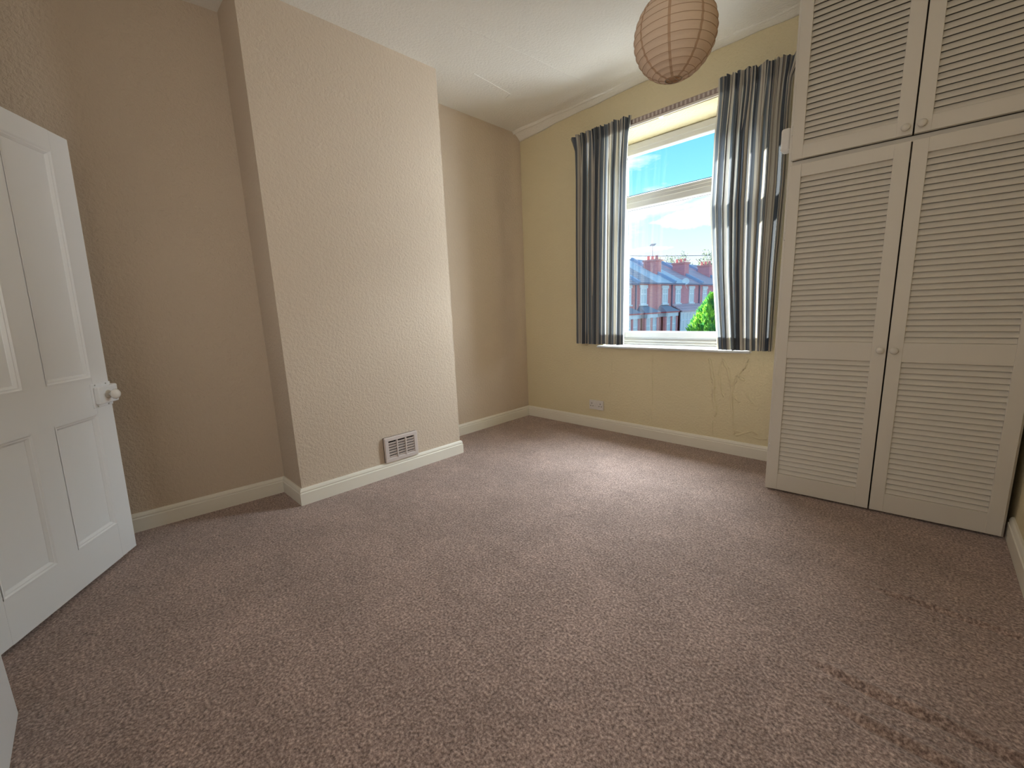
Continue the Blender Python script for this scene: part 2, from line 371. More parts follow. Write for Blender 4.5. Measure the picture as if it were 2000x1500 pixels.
# skirting
def skirting(name, pts, label, h=.104, t=.018):
    """pts run so that the room lies to the right of travel"""
    P = [Vector(p) for p in pts]; prof = [(0, 0), (t, 0), (t, h-.030), (t-.004, h-.026), (t-.004, h-.022), (t-.002, h-.018), (t-.006, h-.006), (t-.010, h), (0, h)]
    bm = bmesh.new(); rows = []
    for i, p in enumerate(P):
        d0 = (P[i]-P[i-1]).normalized() if i else (P[1]-P[0]).normalized(); d1 = (P[i+1]-P[i]).normalized() if i < len(P)-1 else d0
        n0 = Vector((d0.y, -d0.x)); n1 = Vector((d1.y, -d1.x)); mt = (n0+n1); mt = mt/mt.dot(n0)
        rows.append([bm.verts.new((p.x+mt.x*o, p.y+mt.y*o, z)) for o, z in prof])
    for a_, b_ in zip(rows, rows[1:]):
        for k in range(len(prof)): bm.faces.new((a_[k], a_[(k+1) % len(prof)], b_[(k+1) % len(prof)], b_[k]))
    bm.faces.new(rows[0]); bm.faces.new(rows[-1][::-1])
    return struct(obj(name, bm, M['gloss_warm']), label)
skirting('baseboard_left', [B3, B2, C2, C1, B1, A], 'white skirting board round the alcoves and chimney breast')
skirting('baseboard_front', [(.0, 0), (2.36, 0)], 'cream skirting board under the window')
skirting('baseboard_right', [(RX(-.42), -.42), (RX(YB), YB)], 'white skirting board along the right wall')
struct(obj('trim_2', nbox(1.11, 1.50, YB, -3.548, 0, H, .003), M['gloss']), 'white painted boxed timber upright right of the doorway')
bm = bmesh.new(); box(bm, DX1, DX1+.08, YB, YB+.018, 0, 2.06); box(bm, DX0-.06, DX1+.08, YB, YB+.018, 2.0, 2.06)
struct(obj('trim_3', bm, M['gloss']), 'white door architrave')

# ------------------------------------------------------------------ window
win = empty('window_1', (0, 0, 0), kind='structure', label='white plastic framed casement window with top light')
FY0, FY1 = .215, .285
def ring(bm, x0, x1, z0, z1, w, y0, y1, bev=.006):
    box(bm, x0, x0+w, y0, y1, z0, z1, bev); box(bm, x1-w, x1, y0, y1, z0, z1, bev)
    box(bm, x0+w-.002, x1-w+.002, y0, y1, z0, z0+w, bev); box(bm, x0+w-.002, x1-w+.002, y0, y1, z1-w, z1, bev)
bm = bmesh.new(); ring(bm, WX0, WX1, WZ0+.03, 2.463, .052, FY0, FY1)
obj('window_frame', bm, M['upvc'], win)
bm = nbox(WX0+.05, WX1-.05, FY0-.004, FY1, 1.975, 2.025, .006); obj('transom', bm, M['upvc'], win)
bm = bmesh.new(); ring(bm, WX0+.048, WX1-.048, WZ0+.078, 1.994, .056, FY0-.018, FY1-.01, .008); obj('lower_sash', bm, M['upvc'], win)
bm = bmesh.new(); ring(bm, WX0+.044, WX1-.044, 2.006, 2.420, .046, FY0+.004, FY1-.01, .006); obj('top_light_frame', bm, M['upvc'], win)
bm = nbox(WX0+.10, WX1-.10, .250, .254, .885, 1.95); obj('window_pane', bm, M['glass'], win)
bm = nbox(WX0+.085, WX1-.085, .250, .254, 2.05, 2.385); obj('window_pane', bm, M['glass'], win)
gk = mat('black_gasket', (.03, .035, .05), .6, .2)
bm = bmesh.new(); ring(bm, WX0+.101, WX1-.101, .893, 1.941, .004, .240, .249, 0); ring(bm, WX0+.087, WX1-.087, 2.057, 2.378, .004, .240, .249, 0)
obj('gasket', bm, gk, win)
hd = obj('window_handle', nbox(1.985, 2.005, .175, .197, 1.28, 1.36, .004), M['upvc'], win)
bm = nbox(1.983, 2.001, .150, .172, 1.25, 1.385, .006); box(bm, 1.985, 2.003, .170, .18, 1.30, 1.335); obj('handle_lever', bm, M['upvc'], hd)
bm = nbox(.885, 2.125, -.045, .225, .762, .782, .007, seg=2)
sill = obj('window_sill', bm, M['upvc'], win)
bm = bmesh.new(); box(bm, WX0+.005, WX1-.005, .17, .215, .781, .800, .004); box(bm, WX0+.005, WX1-.005, .19, .216, .800, .822, .004); obj('sill_bead', bm, M['upvc'], win)
bm = nbox(WX0, WX1, .285, .40, .76, .80, .004); obj('outer_sill', bm, M['upvc'], win)

# ------------------------------------------------------------------ curtain track and curtains
tr = empty('curtain_track', (1.45, -.04, 2.49), label='white curtain track with a row of gliders above the window', cat='curtain track')
obj('track', nbox(-.76, .86, -.018, -.006, -.008, .008, .002), M['track'], tr)
obj('upper_channel', nbox(-.76, .86, -.010, .0, .008, .046, .002), M['glider'], tr)
gb = nbox(-.007, .007, -.014, -.009, .012, .040, .002); g0 = obj('glider', gb, M['vent'], tr); g0.location = (-.74, 0, 0)
for k in range(1, 52): dup(g0, tr, (-.74+k*.0305, -.0, (k % 2)*.003))
for x in (-.6, -.02, .6): obj('bracket', nbox(x-.012, x+.012, -.008, .04, -.004, .03, .002), M['track'], tr)

def curtain(name, edgeL, edgeR, ztop, zbot, nf, seed, y0, label, flareL, flareR, u0=0.0):
    """edgeL/edgeR: functions of height fraction 0 (bottom) .. 1 (top)"""
    r = random.Random(seed)
    nu, nv = nf*26, 60
    ph = [r.uniform(0, 6.28) for _ in range(8)]
    def phase(t, h):
        return 2*math.pi*(nf*t + .32*math.sin(2*math.pi*t*1.7+ph[0]) + .22*math.sin(2*math.pi*t*3.3+ph[1]) + .10*(1-h)*math.sin(2*math.pi*t*2.2+ph[2]))
    def P(t, h):
        z = zbot(t) + h*(ztop(t)-zbot(t))
        a = phase(t, h); top = max(0, (h-.93)/.07); gath = max(0., (h-.80)/.20)
        amp = (.030 - .018*gath)*(.75+.35*math.sin(a*.31+ph[3]))
        fine = (.004+.004*gath)*math.sin(a*2.6+ph[4]+1.2*(1-h)) + .007*gath*math.sin(a*1.9+ph[6])
        y = y0 + amp*math.sin(a) + fine + .006*math.sin(2.2*h+ph[5])*(1-gath)
        x0, x1 = edgeL(h), edgeR(h)
        x = x0 + t*(x1-x0) + (.013-.006*gath)*math.sin(2*a+.6)*math.sin(math.pi*min(1, max(0, t)))
        z += .004*top*math.sin(a*1.3)
        if top > 0:
            x += -flareL*top*math.exp(-t/.05) + flareR*top*math.exp(-(1-t)/.05)
            y += (.5*flareL*math.exp(-t/.05)+.5*flareR*math.exp(-(1-t)/.05))*top
            y -= .012*top*top
        return (x, y, z)
    rows = [[P(i/nu, j/nv) for i in range(nu+1)] for j in range(nv+1)]
    mid = rows[nv//3]; U = [u0]
    for i in range(nu): U.append(U[-1]+math.hypot(mid[i+1][0]-mid[i][0], mid[i+1][1]-mid[i][1]))
    def build(nm, jr, dy, par):
        vs = []; fs = []; uv = []
        w = nu+1
        for j in jr:
            for i in range(w): x, y, z = rows[j][i]; vs.append((x, y+dy, z))
        for jj in range(len(jr)-1):
            for i in range(nu):
                fs.append((jj*w+i, jj*w+i+1, (jj+1)*w+i+1, (jj+1)*w+i))
        me = bpy.data.meshes.new(nm); me.from_pydata(vs, [], fs); ul = me.uv_layers.new(name='UVMap')
        for p in me.polygons:
            for li in p.loop_indices:
                vi = me.loops[li].vertex_index; ul.data[li].uv = (U[vi % w], vs[vi][2])
        return mesh_obj(nm, me, M['cloth'], par, True)
    root = empty(name, (0, 0, 0), label=label, cat='curtain', group='striped curtains')
    build('curtain_panel', list(range(nv+1)), 0, root)
    build('hem', [0, 1, 2, 3], .004, root)
    build('heading_tape', [nv-3, nv-2, nv-1, nv], .004, root)
    return root
lin = lambda pts: (lambda h: float(np.interp(h, [p[0] for p in pts], [p[1] for p in pts])))
curtain('curtain', lin([(0, .690), (.5, .690), (.93, .700), (1, .700)]), lin([(0, 1.180), (.4, 1.185), (.8, 1.197), (1, 1.215)]),
        lambda t: 2.555-.004*t, lambda t: .800+.0*t, 10, 3, -.088, 'grey and cream striped curtain left of the window', .055, .02, .03)
curtain('curtain', lin([(0, 1.928), (.12, 1.905), (.3, 1.872), (.55, 1.838), (.8, 1.842), (1, 1.862)]), lin([(0, 2.262), (.3, 2.262), (.6, 2.275), (.85, 2.27), (1, 2.275)]),
        lambda t: 2.565-.02*t, lambda t: .789+.0*t, 9, 11, -.090, 'grey and cream striped curtain right of the window, partly sunlit from behind', .01, .055, .35)

# ------------------------------------------------------------------ socket
so = empty('wall_socket', (.8625, 0, .2235), label='white double plug socket low on the window wall', cat='socket')
obj('back_box', nbox(-.0725, .0725, -.012, .0, -.043, .043, .002), M['plastic'], so)
obj('face_plate', nbox(-.074, .074, -.020, -.011, -.044, .044, .003), M['plastic'], so)
sw = obj('switch', nbox(-.008, .008, -.025, -.018, .008, .030, .002), M['plastic'], so); sw.location = (-.016, 0, 0)
dup(sw, so, (.016, 0, 0))
for cx in (-.045, .045):
    for (hx, hz, w, h_) in ((0, .014, .005, .011), (-.012, -.010, .009, .005), (.012, -.010, .009, .005)):
        obj('pin_hole', nbox(cx+hx-w/2, cx+hx+w/2, -.0212, -.019, hz-h_/2, hz+h_/2), M['dark'], so)
for cx in (-.066, .066): 
    bm = lathe(bmesh.new(), [(.003, 0), (.003, .0015)], 10, Matrix.Translation((cx, -.0200, 0)) @ Matrix.Rotation(math.pi/2, 4, 'X')); obj('screw', bm, M['steel'], so)

# ------------------------------------------------------------------ air vent on the breast
bx = lambda y: .366 + (.325-.366)*((y+1.254)/(-2.457+1.254))
yc = -1.778
av = empty('air_vent', (bx(yc), yc, .195), math.pi/2 + math.atan((.366-.325)/1.203)*-1, label='cream plastic louvred air vent on the chimney breast above the skirting', cat='air vent')
# local x -> +y (towards window), local -y -> +x (into room)
w2, h2 = .130, .090
bm = bmesh.new(); box(bm, -w2, w2, -.006, .0, -h2, h2, .001); obj('back_plate', bm, M['dark'], av)
bm = bmesh.new()
box(bm, -w2, w2, -.024, -.004, h2-.028, h2, .004); box(bm, -w2, w2, -.024, -.004, -h2, -h2+.030, .004)
box(bm, -w2, -w2+.030, -.024, -.004, -h2+.026, h2-.024, .004); box(bm, w2-.030, w2, -.024, -.004, -h2+.026, h2-.024, .004); obj('vent_frame', bm, M['vent'], av)
for x in (-.034, .034): obj('mullion', nbox(x-.004, x+.004, -.025, -.008, -.062, .064), M['vent'], av)
sl0 = None
for k in range(6):
    for x in (-.068, 0, .068):
        if sl0 is None:
            bm = nbox(-.032, .032, -.0015, .0015, -.0078, .0078, mtx=Matrix.Rotation(math.radians(24), 4, 'X')); sl0 = obj('slat', bm, M['vent'], av); sl0.location = (x, -.018, -.052+k*.0195)
        else: dup(sl0, av, (x, -.018, -.052+k*.0195))

# ------------------------------------------------------------------ open door
o_ = Vector((.16697, -3.21513, .0172)); u_ = Vector((.83440861, -.55111247, .00610853)).normalized(); w_ = Vector((.01246241, .0299468, .9994738)).normalized()
n_ = w_.cross(u_).normalized(); w_ = u_.cross(n_)
dm = Matrix((u_, n_, w_)).transposed().to_4x4(); dm.translation = o_
door = empty('door_1', kind='structure', label='white gloss four panel door standing open into the room'); door.matrix_world = dm
DW, DH = .765, 1.917
obj('stile', nbox(0, .10, -.042, 0, 0, DH, .0015), M['gloss'], door)
obj('stile', nbox(.665, DW, -.042, 0, 0, DH, .0015), M['gloss'], door)
for z0, z1 in ((0, .172), (.715, .880), (1.838, DH)): obj('rail', nbox(.0995, .6655, -.0415, -.0003, z0, z1), M['gloss'], door)
for z0, z1 in ((.172, .715), (.880, 1.838)): obj('muntin', nbox(.335, .435, -.0415, -.0003, z0-.001, z1+.001), M['gloss'], door)
def moulding(x0, x1, z0, z1):
    prof = [(0, .001), (.004, .001), (.010, -.003), (.014, -.003), (.022, -.010), (.024, -.014)]
    bm = bmesh.new(); rows = []
    for d, y in prof: rows.append([bm.verts.new(v) for v in ((x0+d, y, z0+d), (x1-d, y, z0+d), (x1-d, y, z1-d), (x0+d, y, z1-d))])
    for a_, b_ in zip(rows, rows[1:]):
        for k in range(4): bm.faces.new((a_[k], a_[(k+1) % 4], b_[(k+1) % 4], b_[k]))
    o = obj('moulding', bm, M['gloss'], door)
    for p in o.data.polygons:
        if p.normal.y < 0: p.flip()
for x0, x1 in ((.10, .335), (.435, .665)):
    for z0, z1 in ((.172, .715), (.880, 1.838)):
        obj('panel', nbox(x0-.003, x1+.003, -.028, -.012, z0-.003, z1+.003), M['gloss'], door); moulding(x0, x1, z0, z1)
lock = obj('rim_lock', nbox(-.002, .118, -.001, .004, -.055, .055, .0015), M['gloss'], door, loc=(0, 0, .797))
obj('lock_case', nbox(.006, .108, .003, .024, -.040, .040, .005, seg=2), M['gloss'], lock)
obj('latch_keep', nbox(-.022, .010, -.010, .020, -.042, .042, .006, seg=2), M['gloss'], lock)
rotx = Matrix.Rotation(-math.pi/2, 4, 'X')
kn = obj('knob', lathe(bmesh.new(), [(.006, 0), (.006, .012), (.009, .015), (.017, .018), (.0225, .025), (.0235, .032), (.020, .040), (.011, .046), (.002, .048)], 28, rotx), M['knob'], lock, True); kn.location = (.052, .022, 0)
rs = obj('rose', lathe(bmesh.new(), [(.020, 0), (.019, .003), (.010, .005)], 24, rotx), M['hinge'], lock, True); rs.location = (.052, .024, 0)
for (x, z) in ((.028, .049), (.095, .049), (.028, -.049), (.095, -.049)):
    s_ = obj('screw', lathe(bmesh.new(), [(.0035, 0), (.0035, .0015), (.001, .002)], 10, rotx), M['steel'], lock); s_.location = (x, .004, z)
for z in (.25, 1.65): obj('hinge', nbox(DW-.002, DW+.012, -.01, .004, z-.045, z+.045, .002), M['hinge'], door)

# ------------------------------------------------------------------ wardrobe
wr = empty('wardrobe', (2.379, -.5198, 0), math.atan(.0644), label='tall built-in cream wardrobe with four louvred doors beside the window', cat='wardrobe')
WW, WH = .936, 2.785; SPL = 1.828
obj('side_panel', nbox(-.014, .006, .030, .500, 0, WH, .001), M['wardrobe'], wr)
obj('side_panel', nbox(WW-.012, WW+.006, .030, .440, 0, WH, .001), M['wardrobe'], wr)
obj('shelf', nbox(.006, WW-.012, .032, .44, SPL-.012, SPL+.012), M['wardrobe'], wr)
obj('top_panel', nbox(.006, WW-.012, .030, .44, WH-.06, WH), M['wardrobe'], wr)
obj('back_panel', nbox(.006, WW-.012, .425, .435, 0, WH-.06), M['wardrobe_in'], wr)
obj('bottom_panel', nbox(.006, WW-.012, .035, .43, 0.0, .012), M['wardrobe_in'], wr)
slat_me = {}
def slat_mesh(w):
    k = round(w, 4)
    if k not in slat_me:
        bm = nbox(0, w, -.0030, .0030, -.0150, .0150, .0012, mtx=None)
        bmesh.ops.transform(bm, matrix=Matrix.Rotation(math.radians(-29), 4, 'X'), verts=bm.verts)
        bmesh.ops.recalc_face_normals(bm, faces=bm.faces)
        me = bpy.data.meshes.new('slat'); bm.to_mesh(me); bm.free(); me.materials.append(M['wardrobe']); slat_me[k] = me
    return slat_me[k]
PITCH = .0277
def louvre_door(x0, x1, z0, z1, sl, sr, secs, kx, kz, hinge_z, lab):
    d = empty('door', (x0, 0, z0)); d.parent = wr; d['label'] = lab
    w = x1-x0; h = z1-z0; th = .026
    obj('stile', nbox(0, sl, 0, th, 0, h, .0012), M['wardrobe'], d); obj('stile', nbox(w-sr, w, 0, th, 0, h, .0012), M['wardrobe'], d)
    last = 0
    for (a, b) in secs + [(h, h)]:
        obj('rail', nbox(sl-.0005, w-sr+.0005, .0015, th-.001, last, a, .0008), M['wardrobe'], d); last = b
    me = slat_mesh(w-sl-sr+.006)
    for (a, b) in secs:
        n = round((b-a)/PITCH); p = (b-a)/n
        for k in range(n):
            o = mesh_obj('slat', me, None, d); o.location = (sl-.003, .0145, a+p*(k+.5))
    k_ = obj('knob', lathe(bmesh.new(), [(.006, 0), (.007, .006), (.015, .012), (.0165, .017), (.014, .022), (.006, .0245), (.001, .025)], 20, Matrix.Rotation(math.pi/2, 4, 'X')), M['wardrobe'], d, True)
    k_.location = (kx-x0, .001, kz-z0)
    for hz, hx in hinge_z: obj('hinge', nbox(hx-.005, hx+.005, .004, .030, hz-.022, hz+.022, .002), M['hinge'], d)
zl0, zl1 = .013, 1.814; zu0, zu1 = 1.842, 2.735
ls = [(.113-zl0, .800-zl0), (.894-zl0, 1.752-zl0)]; us = [(1.905-zu0, 2.675-zu0)]
louvre_door(.0, .462, zl0, zl1, .050, .056, ls, .438, .856, [(.25, -.003), (1.45, -.003)], 'lower left louvred door')
louvre_door(.468, .930, zl0, zl1, .054, .052, ls, .490, .856, [], 'lower right louvred door')
louvre_door(.0, .462, zu0, zu1, .050, .056, us, .436, 1.872, [(.15, -.003)], 'upper left louvred door')
louvre_door(.468, .930, zu0, zu1, .054, .052, us, .490, 1.876, [], 'upper right louvred door')
sb = empty('sensor_box', (2.330, -.40, 1.978), label='small white rounded plastic box on the wardrobe side by the curtain top', cat='sensor')
obj('case', nbox(-.022, .022, -.035, .035, -.058, .058, .012, seg=3), M['plastic'], sb, True)
obj('lens', nbox(-.0235, -.020, -.006, .006, -.010, .004, .001), M['dark'], sb)

# ------------------------------------------------------------------ paper lantern
R0 = .150
lc = Vector((2.165, -1.50, 2.131))
la = empty('paper_lantern', lc, label='round beige paper lantern shade hanging from the ceiling before the window', cat='lampshade')
la.rotation_euler = (.05, .03, 0)
nr = 17; hole = .030
th0 = math.asin(hole/R0)
ringz = [(-math.pi/2+th0) + (math.pi-2*th0)*k/(nr-1) for k in range(nr)]
bm = bmesh.new(); prof = []
SQ = 1.0
for k in range(nr-1):
    for s in range(6):
        f = s/6; a_ = ringz[k]*(1-f)+ringz[k+1]*f; rr = R0*(1-.020*math.sin(math.pi*f)*.9); prof.append((rr*math.cos(a_), rr*math.sin(a_)*SQ))
prof.append((R0*math.cos(ringz[-1]), R0*math.sin(ringz[-1])*SQ))
lathe(bm, prof, 72, cap=False); obj('paper_shade', bm, M['paper'], la, True)
rg = []
for k in range(nr):
    r_ = R0*math.cos(ringz[k])+.0003; z_ = R0*math.sin(ringz[k])*SQ
    bm = tube(bmesh.new(), [(r_*math.cos(2*math.pi*i/48), r_*math.sin(2*math.pi*i/48), z_) for i in range(48)], .0009 if 0 < k < nr-1 else .0019, 5, True)
    obj('wire_ring', bm, M['brass'] if k in (0, nr-1) else M['seam'], la, True)
for k in range(8):
    a_ = 2*math.pi*(k+.35)/8; wd = .0048; bm = bmesh.new(); prev = None
    for (rr, z_) in prof:
        rr2 = rr*1.002+.0004; da = wd/max(rr2, .03)
        cur = [bm.verts.new((rr2*math.cos(a_+s*da), rr2*math.sin(a_+s*da), z_)) for s in (-1, 1)]
        if prev: bm.faces.new((prev[0], prev[1], cur[1], cur[0]))
        prev = cur
    obj('paper_seam', bm, M['seam'], la, True)
bm = bmesh.new()
for dx in (-.012, .012): tube(bm, [(dx, -.029, -R0*.98), (dx, 0, -R0*.985), (dx, .029, -R0*.98)], .0012, 5)
tube(bm, [(-.028, 0, -R0*.98), (.028, 0, -R0*.98)], .0012, 5)
for dx in (-.03, .03): tube(bm, [(dx, 0, -R0*.98), (dx*1.2, 0, 0), (dx, 0, R0*.98)], .0013, 5)
obj('wire_stretcher', bm, M['brass'], la)
pe = empty('pendant_light', (2.165, -1.50, H), label='white ceiling rose, flex and lamp holder carrying the paper lantern', cat='light fitting')
obj('ceiling_rose', lathe(bmesh.new(), [(.045, 0), (.045, -.008), (.035, -.022), (.012, -.030)], 28), M['plastic'], pe, True)
obj('flex', tube(bmesh.new(), [(0, 0, -.02), (0, 0, lc.z+.11-H)], .003, 8), M['plastic'], pe, True)
obj('lamp_holder', lathe(bmesh.new(), [(.008, 0), (.016, -.01), (.016, -.045), (.021, -.05), (.021, -.06)], 20), M['plastic'], pe, True).location = (0, 0, lc.z+.13-H)
obj('bulb', lathe(bmesh.new(), [(.011, 0), (.013, -.012), (.026, -.038), (.030, -.055), (.024, -.075), (.008, -.086), (.001, -.087)], 20), M['knob'], pe, True).location = (0, 0, lc.z+.075-H)

# ------------------------------------------------------------------ the street outside
G0 = -2.60
FA = math.radians(4)
tdir = Vector((math.sin(FA), math.cos(FA), 0)); pdir = Vector((-math.cos(FA), math.sin(FA), 0))
DF = 17.7
def brick_mat(name, c1, c2, mortar, sc=1.0):
    m = bpy.data.materials.new(name); m.use_nodes = True; n = m.node_tree.nodes; l = m.node_tree.links; b = n['Principled BSDF']; b.inputs['Roughness'].default_value = .85; b.inputs['Specular IOR Level'].default_value = .15
    t = n.new('ShaderNodeTexCoord'); s = n.new('ShaderNodeSeparateXYZ'); l.new(t.outputs['Object'], s.inputs[0])
    ad = n.new('ShaderNodeMath'); ad.operation = 'ADD'; l.new(s.outputs[0], ad.inputs[0]); l.new(s.outputs[1], ad.inputs[1])
    c = n.new('ShaderNodeCombineXYZ'); l.new(ad.outputs[0], c.inputs[0]); l.new(s.outputs[2], c.inputs[1])
    br = n.new('ShaderNodeTexBrick'); l.new(c.outputs[0], br.inputs['Vector']); br.inputs['Scale'].default_value = 4.4*sc
    br.inputs['Color1'].default_value = (*c1, 1); br.inputs['Color2'].default_value = (*c2, 1); br.inputs['Mortar'].default_value = (*mortar, 1); br.inputs['Mortar Size'].default_value = .018
    br.inputs['Brick Width'].default_value = 1.0; br.inputs['Row Height'].default_value = .33
    l.new(br.outputs['Color'], b.inputs['Base Color']); return m
def tile_mat(name, c1, c2, row):
    m = bpy.data.materials.new(name); m.use_nodes = True; n = m.node_tree.nodes; l = m.node_tree.links; b = n['Principled BSDF']; b.inputs['Roughness'].default_value = .6
    t = n.new('ShaderNodeTexCoord'); s = n.new('ShaderNodeSeparateXYZ'); l.new(t.outputs['Object'], s.inputs[0])
    c = n.new('ShaderNodeCombineXYZ'); l.new(s.outputs[0], c.inputs[0]); l.new(s.outputs[1], c.inputs[1])
    br = n.new('ShaderNodeTexBrick'); l.new(c.outputs[0], br.inputs['Vector']); br.inputs['Scale'].default_value = 1/row
    br.inputs['Color1'].default_value = (*c1, 1); br.inputs['Color2'].default_value = (*c2, 1); br.inputs['Mortar'].default_value = (c1[0]*.35, c1[1]*.35, c1[2]*.4, 1)
    br.inputs['Mortar Size'].default_value = .05; br.inputs['Brick Width'].default_value = .9; br.inputs['Row Height'].default_value = 1.0
    l.new(br.outputs['Color'], b.inputs['Base Color']); return m
M['brick'] = brick_mat('red_brick', (.80, .28, .27), (.70, .24, .25), (.75, .55, .52))
M['brick2'] = brick_mat('pink_brick', (.78, .32, .34), (.68, .26, .30), (.72, .52, .54))
M['tile_brown'] = tile_mat('brown_roof_tiles', (.60, .45, .45), (.48, .37, .40), .34)
M['tile_slate'] = tile_mat('grey_slates', (.80, .77, .79), (.70, .69, .73), .26)
M['tile_plum'] = tile_mat('plum_roof_tiles', (.74, .48, .50), (.62, .42, .46), .36)
M['lead'] = mat('lead_flashing', (.34, .44, .62), .6, .3)
M['bay_slate'] = mat('dark_bay_slates', (.30, .30, .36), .7, .2)
M['stone'] = mat('painted_stone', (.80, .82, .85), .7, .3)
M['white_frame'] = mat('white_house_frame', (.88, .90, .95), .5, .4)
M['red_gloss'] = mat('red_house_trim', (.60, .10, .12), .4, .5)
M['pot'] = mat('terracotta_pot', (.75, .32, .30), .7, .3)
M['gutter'] = mat('dark_gutter', (.16, .16, .26), .5, .4)
M['asphalt'] = mat('asphalt', (.34, .34, .34), .9, .1, var=(4, .5, (.40, .40, .39)))
M['bluedoor'] = mat('pale_blue_door', (.55, .62, .78), .4, .5)
struct(obj('ground', nbox(-45, 30, .8, 110, G0-.1, G0), M['asphalt']), 'grey street surface outside the window')

def house(s0, s1, label, roofs, wins, bays, doors, porch, pdl=None, brick='brick', eave=5.46, chim=True):
    o = EYE + s0*tdir + DF*pdir
    h = empty('terraced_house', (o.x, o.y, G0), math.pi/2-FA, label=label, cat='house', group='terraced houses across the street')
    w = s1-s0; rb = 4.0; rz = 7.72
    obj('wall', nbox(0, w, 0, 8, 0, eave), M[brick], h)
    # string course and gable fill
    bm = bmesh.new()
    for x in (0, w-.22):
        a = [bm.verts.new((x, y, z)) for y, z in ((0, eave), (rb, rz-.08), (8, eave))]; b = [bm.verts.new((x+.22, y, z)) for y, z in ((0, eave), (rb, rz-.08), (8, eave))]
        bm.faces.new(a); bm.faces.new(b[::-1])
        for k in range(3): bm.faces.new((a[k], b[k], b[(k+1) % 3], a[(k+1) % 3]))
    obj('gable', bm, M[brick], h)
    nrf = len(roofs)
    for k, rm in enumerate(roofs):
        x0, x1 = w*k/nrf, w*(k+1)/nrf
        ang = math.atan2(rz-eave, rb); ln = math.hypot(rz-eave, rb)+.25
        for side in (0, 1):
            bm = nbox(x0, x1, -.25, ln-.25, 0, .12)
            if side == 0: mt = Matrix.Translation((0, 0, eave)) @ Matrix.Rotation(ang, 4, 'X')
            else: mt = Matrix.Translation((w*(2*k+1)/nrf if False else x0+x1, 8, eave)) @ Matrix.Rotation(math.pi, 4, 'Z') @ Matrix.Rotation(ang, 4, 'X')
            bmesh.ops.transform(bm, matrix=mt, verts=bm.verts); obj('roof_slope', bm, M[rm], h)
    obj('ridge_tiles', nbox(0, w, rb-.12, rb+.12, rz+.05, rz+.2, .03), M['lead'], h)
    # party parapet at the far end
    bm = nbox(w-.16, w+.16, -.25, math.hypot(rz-eave, rb)+.05, .02, .34); bmesh.ops.transform(bm, matrix=Matrix.Translation((0, 0, eave)) @ Matrix.Rotation(math.atan2(rz-eave, rb), 4, 'X'), verts=bm.verts)
    obj('parapet', bm, M['lead'], h)
    if chim:
        ch = obj('chimney', nbox(w-.45, w+.45, 1.25, 2.45, 6.0, 7.45), M[brick], h)
        obj('chimney_cap', nbox(w-.52, w+.52, 1.18, 2.52, 7.45, 7.60), M['pot'], ch)
        for y in (1.45, 1.85, 2.25):
            obj('chimney_pot', lathe(bmesh.new(), [(.13, 7.6), (.11, 7.9), (.13, 7.95)], 12, Matrix.Translation((w, y, 0))), M['pot'], ch)
    obj('gutter', nbox(0, w, -.32, -.18, eave-.10, eave+.0), M['gutter'], h)
    obj('downpipe', nbox(w-.06, w+.04, -.10, -.0, 0, eave-.1), M['gutter'], h)
    def window(x, z0, z1, wd, y=0.0, nm='window', lintel=True, cols=2):
        f = bmesh.new(); x0, x1 = x-wd/2, x+wd/2
        box(f, x0, x0+.07, y-.07, y+.02, z0, z1); box(f, x1-.07, x1, y-.07, y+.02, z0, z1); box(f, x0, x1, y-.07, y+.02, z0, z0+.07); box(f, x0, x1, y-.07, y+.02, z1-.07, z1)
        box(f, x0, x1, y-.06, y+.01, z0+(z1-z0)*.62, z0+(z1-z0)*.62+.06)
        for c in range(1, cols): box(f, x0+wd*c/cols-.03, x0+wd*c/cols+.03, y-.06, y+.01, z0, z1)
        fr = obj(nm, f, M['white_frame'], h); obj('pane', nbox(x0+.03, x1-.03, y-.03, y-.015, z0+.03, z1-.03), M['far_glass'], fr)
        if lintel:
            obj('lintel', nbox(x0-.12, x1+.12, y-.10, y+.02, z1, z1+.26, .01), M['stone'], h); obj('sill', nbox(x0-.10, x1+.10, y-.14, y+.02, z0-.12, z0, .01), M['stone'], h)
    for x in wins: window(x-s0, 3.78, 5.02, .92)
    for x in bays:
        c = x-s0; bw = 1.05
        bay = obj('bay', nbox(c-bw, c+bw, -.75, 0, 0, .95), M[brick], h)
        bm = bmesh.new()
        for xx in (c-bw, c-.10, c+bw-.22): box(bm, xx, xx+.22, -.75, -.52, .95, 3.1)
        box(bm, c-bw, c-bw+.22, -.3, 0, .95, 3.1); box(bm, c+bw-.22, c+bw, -.3, 0, .95, 3.1); obj('pier', bm, M[brick], bay)
        bm = bmesh.new(); box(bm, c-bw-.03, c+bw+.03, -.80, -.50, 2.72, 3.02); box(bm, c-bw-.03, c-bw+.25, -.80, 0, 2.72, 3.02); box(bm, c+bw-.25, c+bw+.03, -.80, 0, 2.72, 3.02); obj('bay_lintel', bm, M['stone'], bay)
        obj('bay_cornice', nbox(c-bw-.1, c+bw+.1, -.86, 0, 3.02, 3.12), M['red_gloss'], bay)
        bm = bmesh.new(); vb = [bm.verts.new(v) for v in ((c-bw-.15, -.92, 3.12), (c+bw+.15, -.92, 3.12), (c+bw+.15, 0, 3.12), (c-bw-.15, 0, 3.12))]; vt = [bm.verts.new(v) for v in ((c-bw+.45, 0, 3.66), (c+bw-.45, 0, 3.66))]
        bm.faces.new(vb[::-1]); bm.faces.new((vb[0], vb[1], vt[1], vt[0])); bm.faces.new((vb[1], vb[2], vt[1])); bm.faces.new((vb[3], vb[0], vt[0])); bm.faces.new((vb[2], vb[3], vt[0], vt[1]))
        obj('bay_roof', bm, M['bay_slate'], bay)
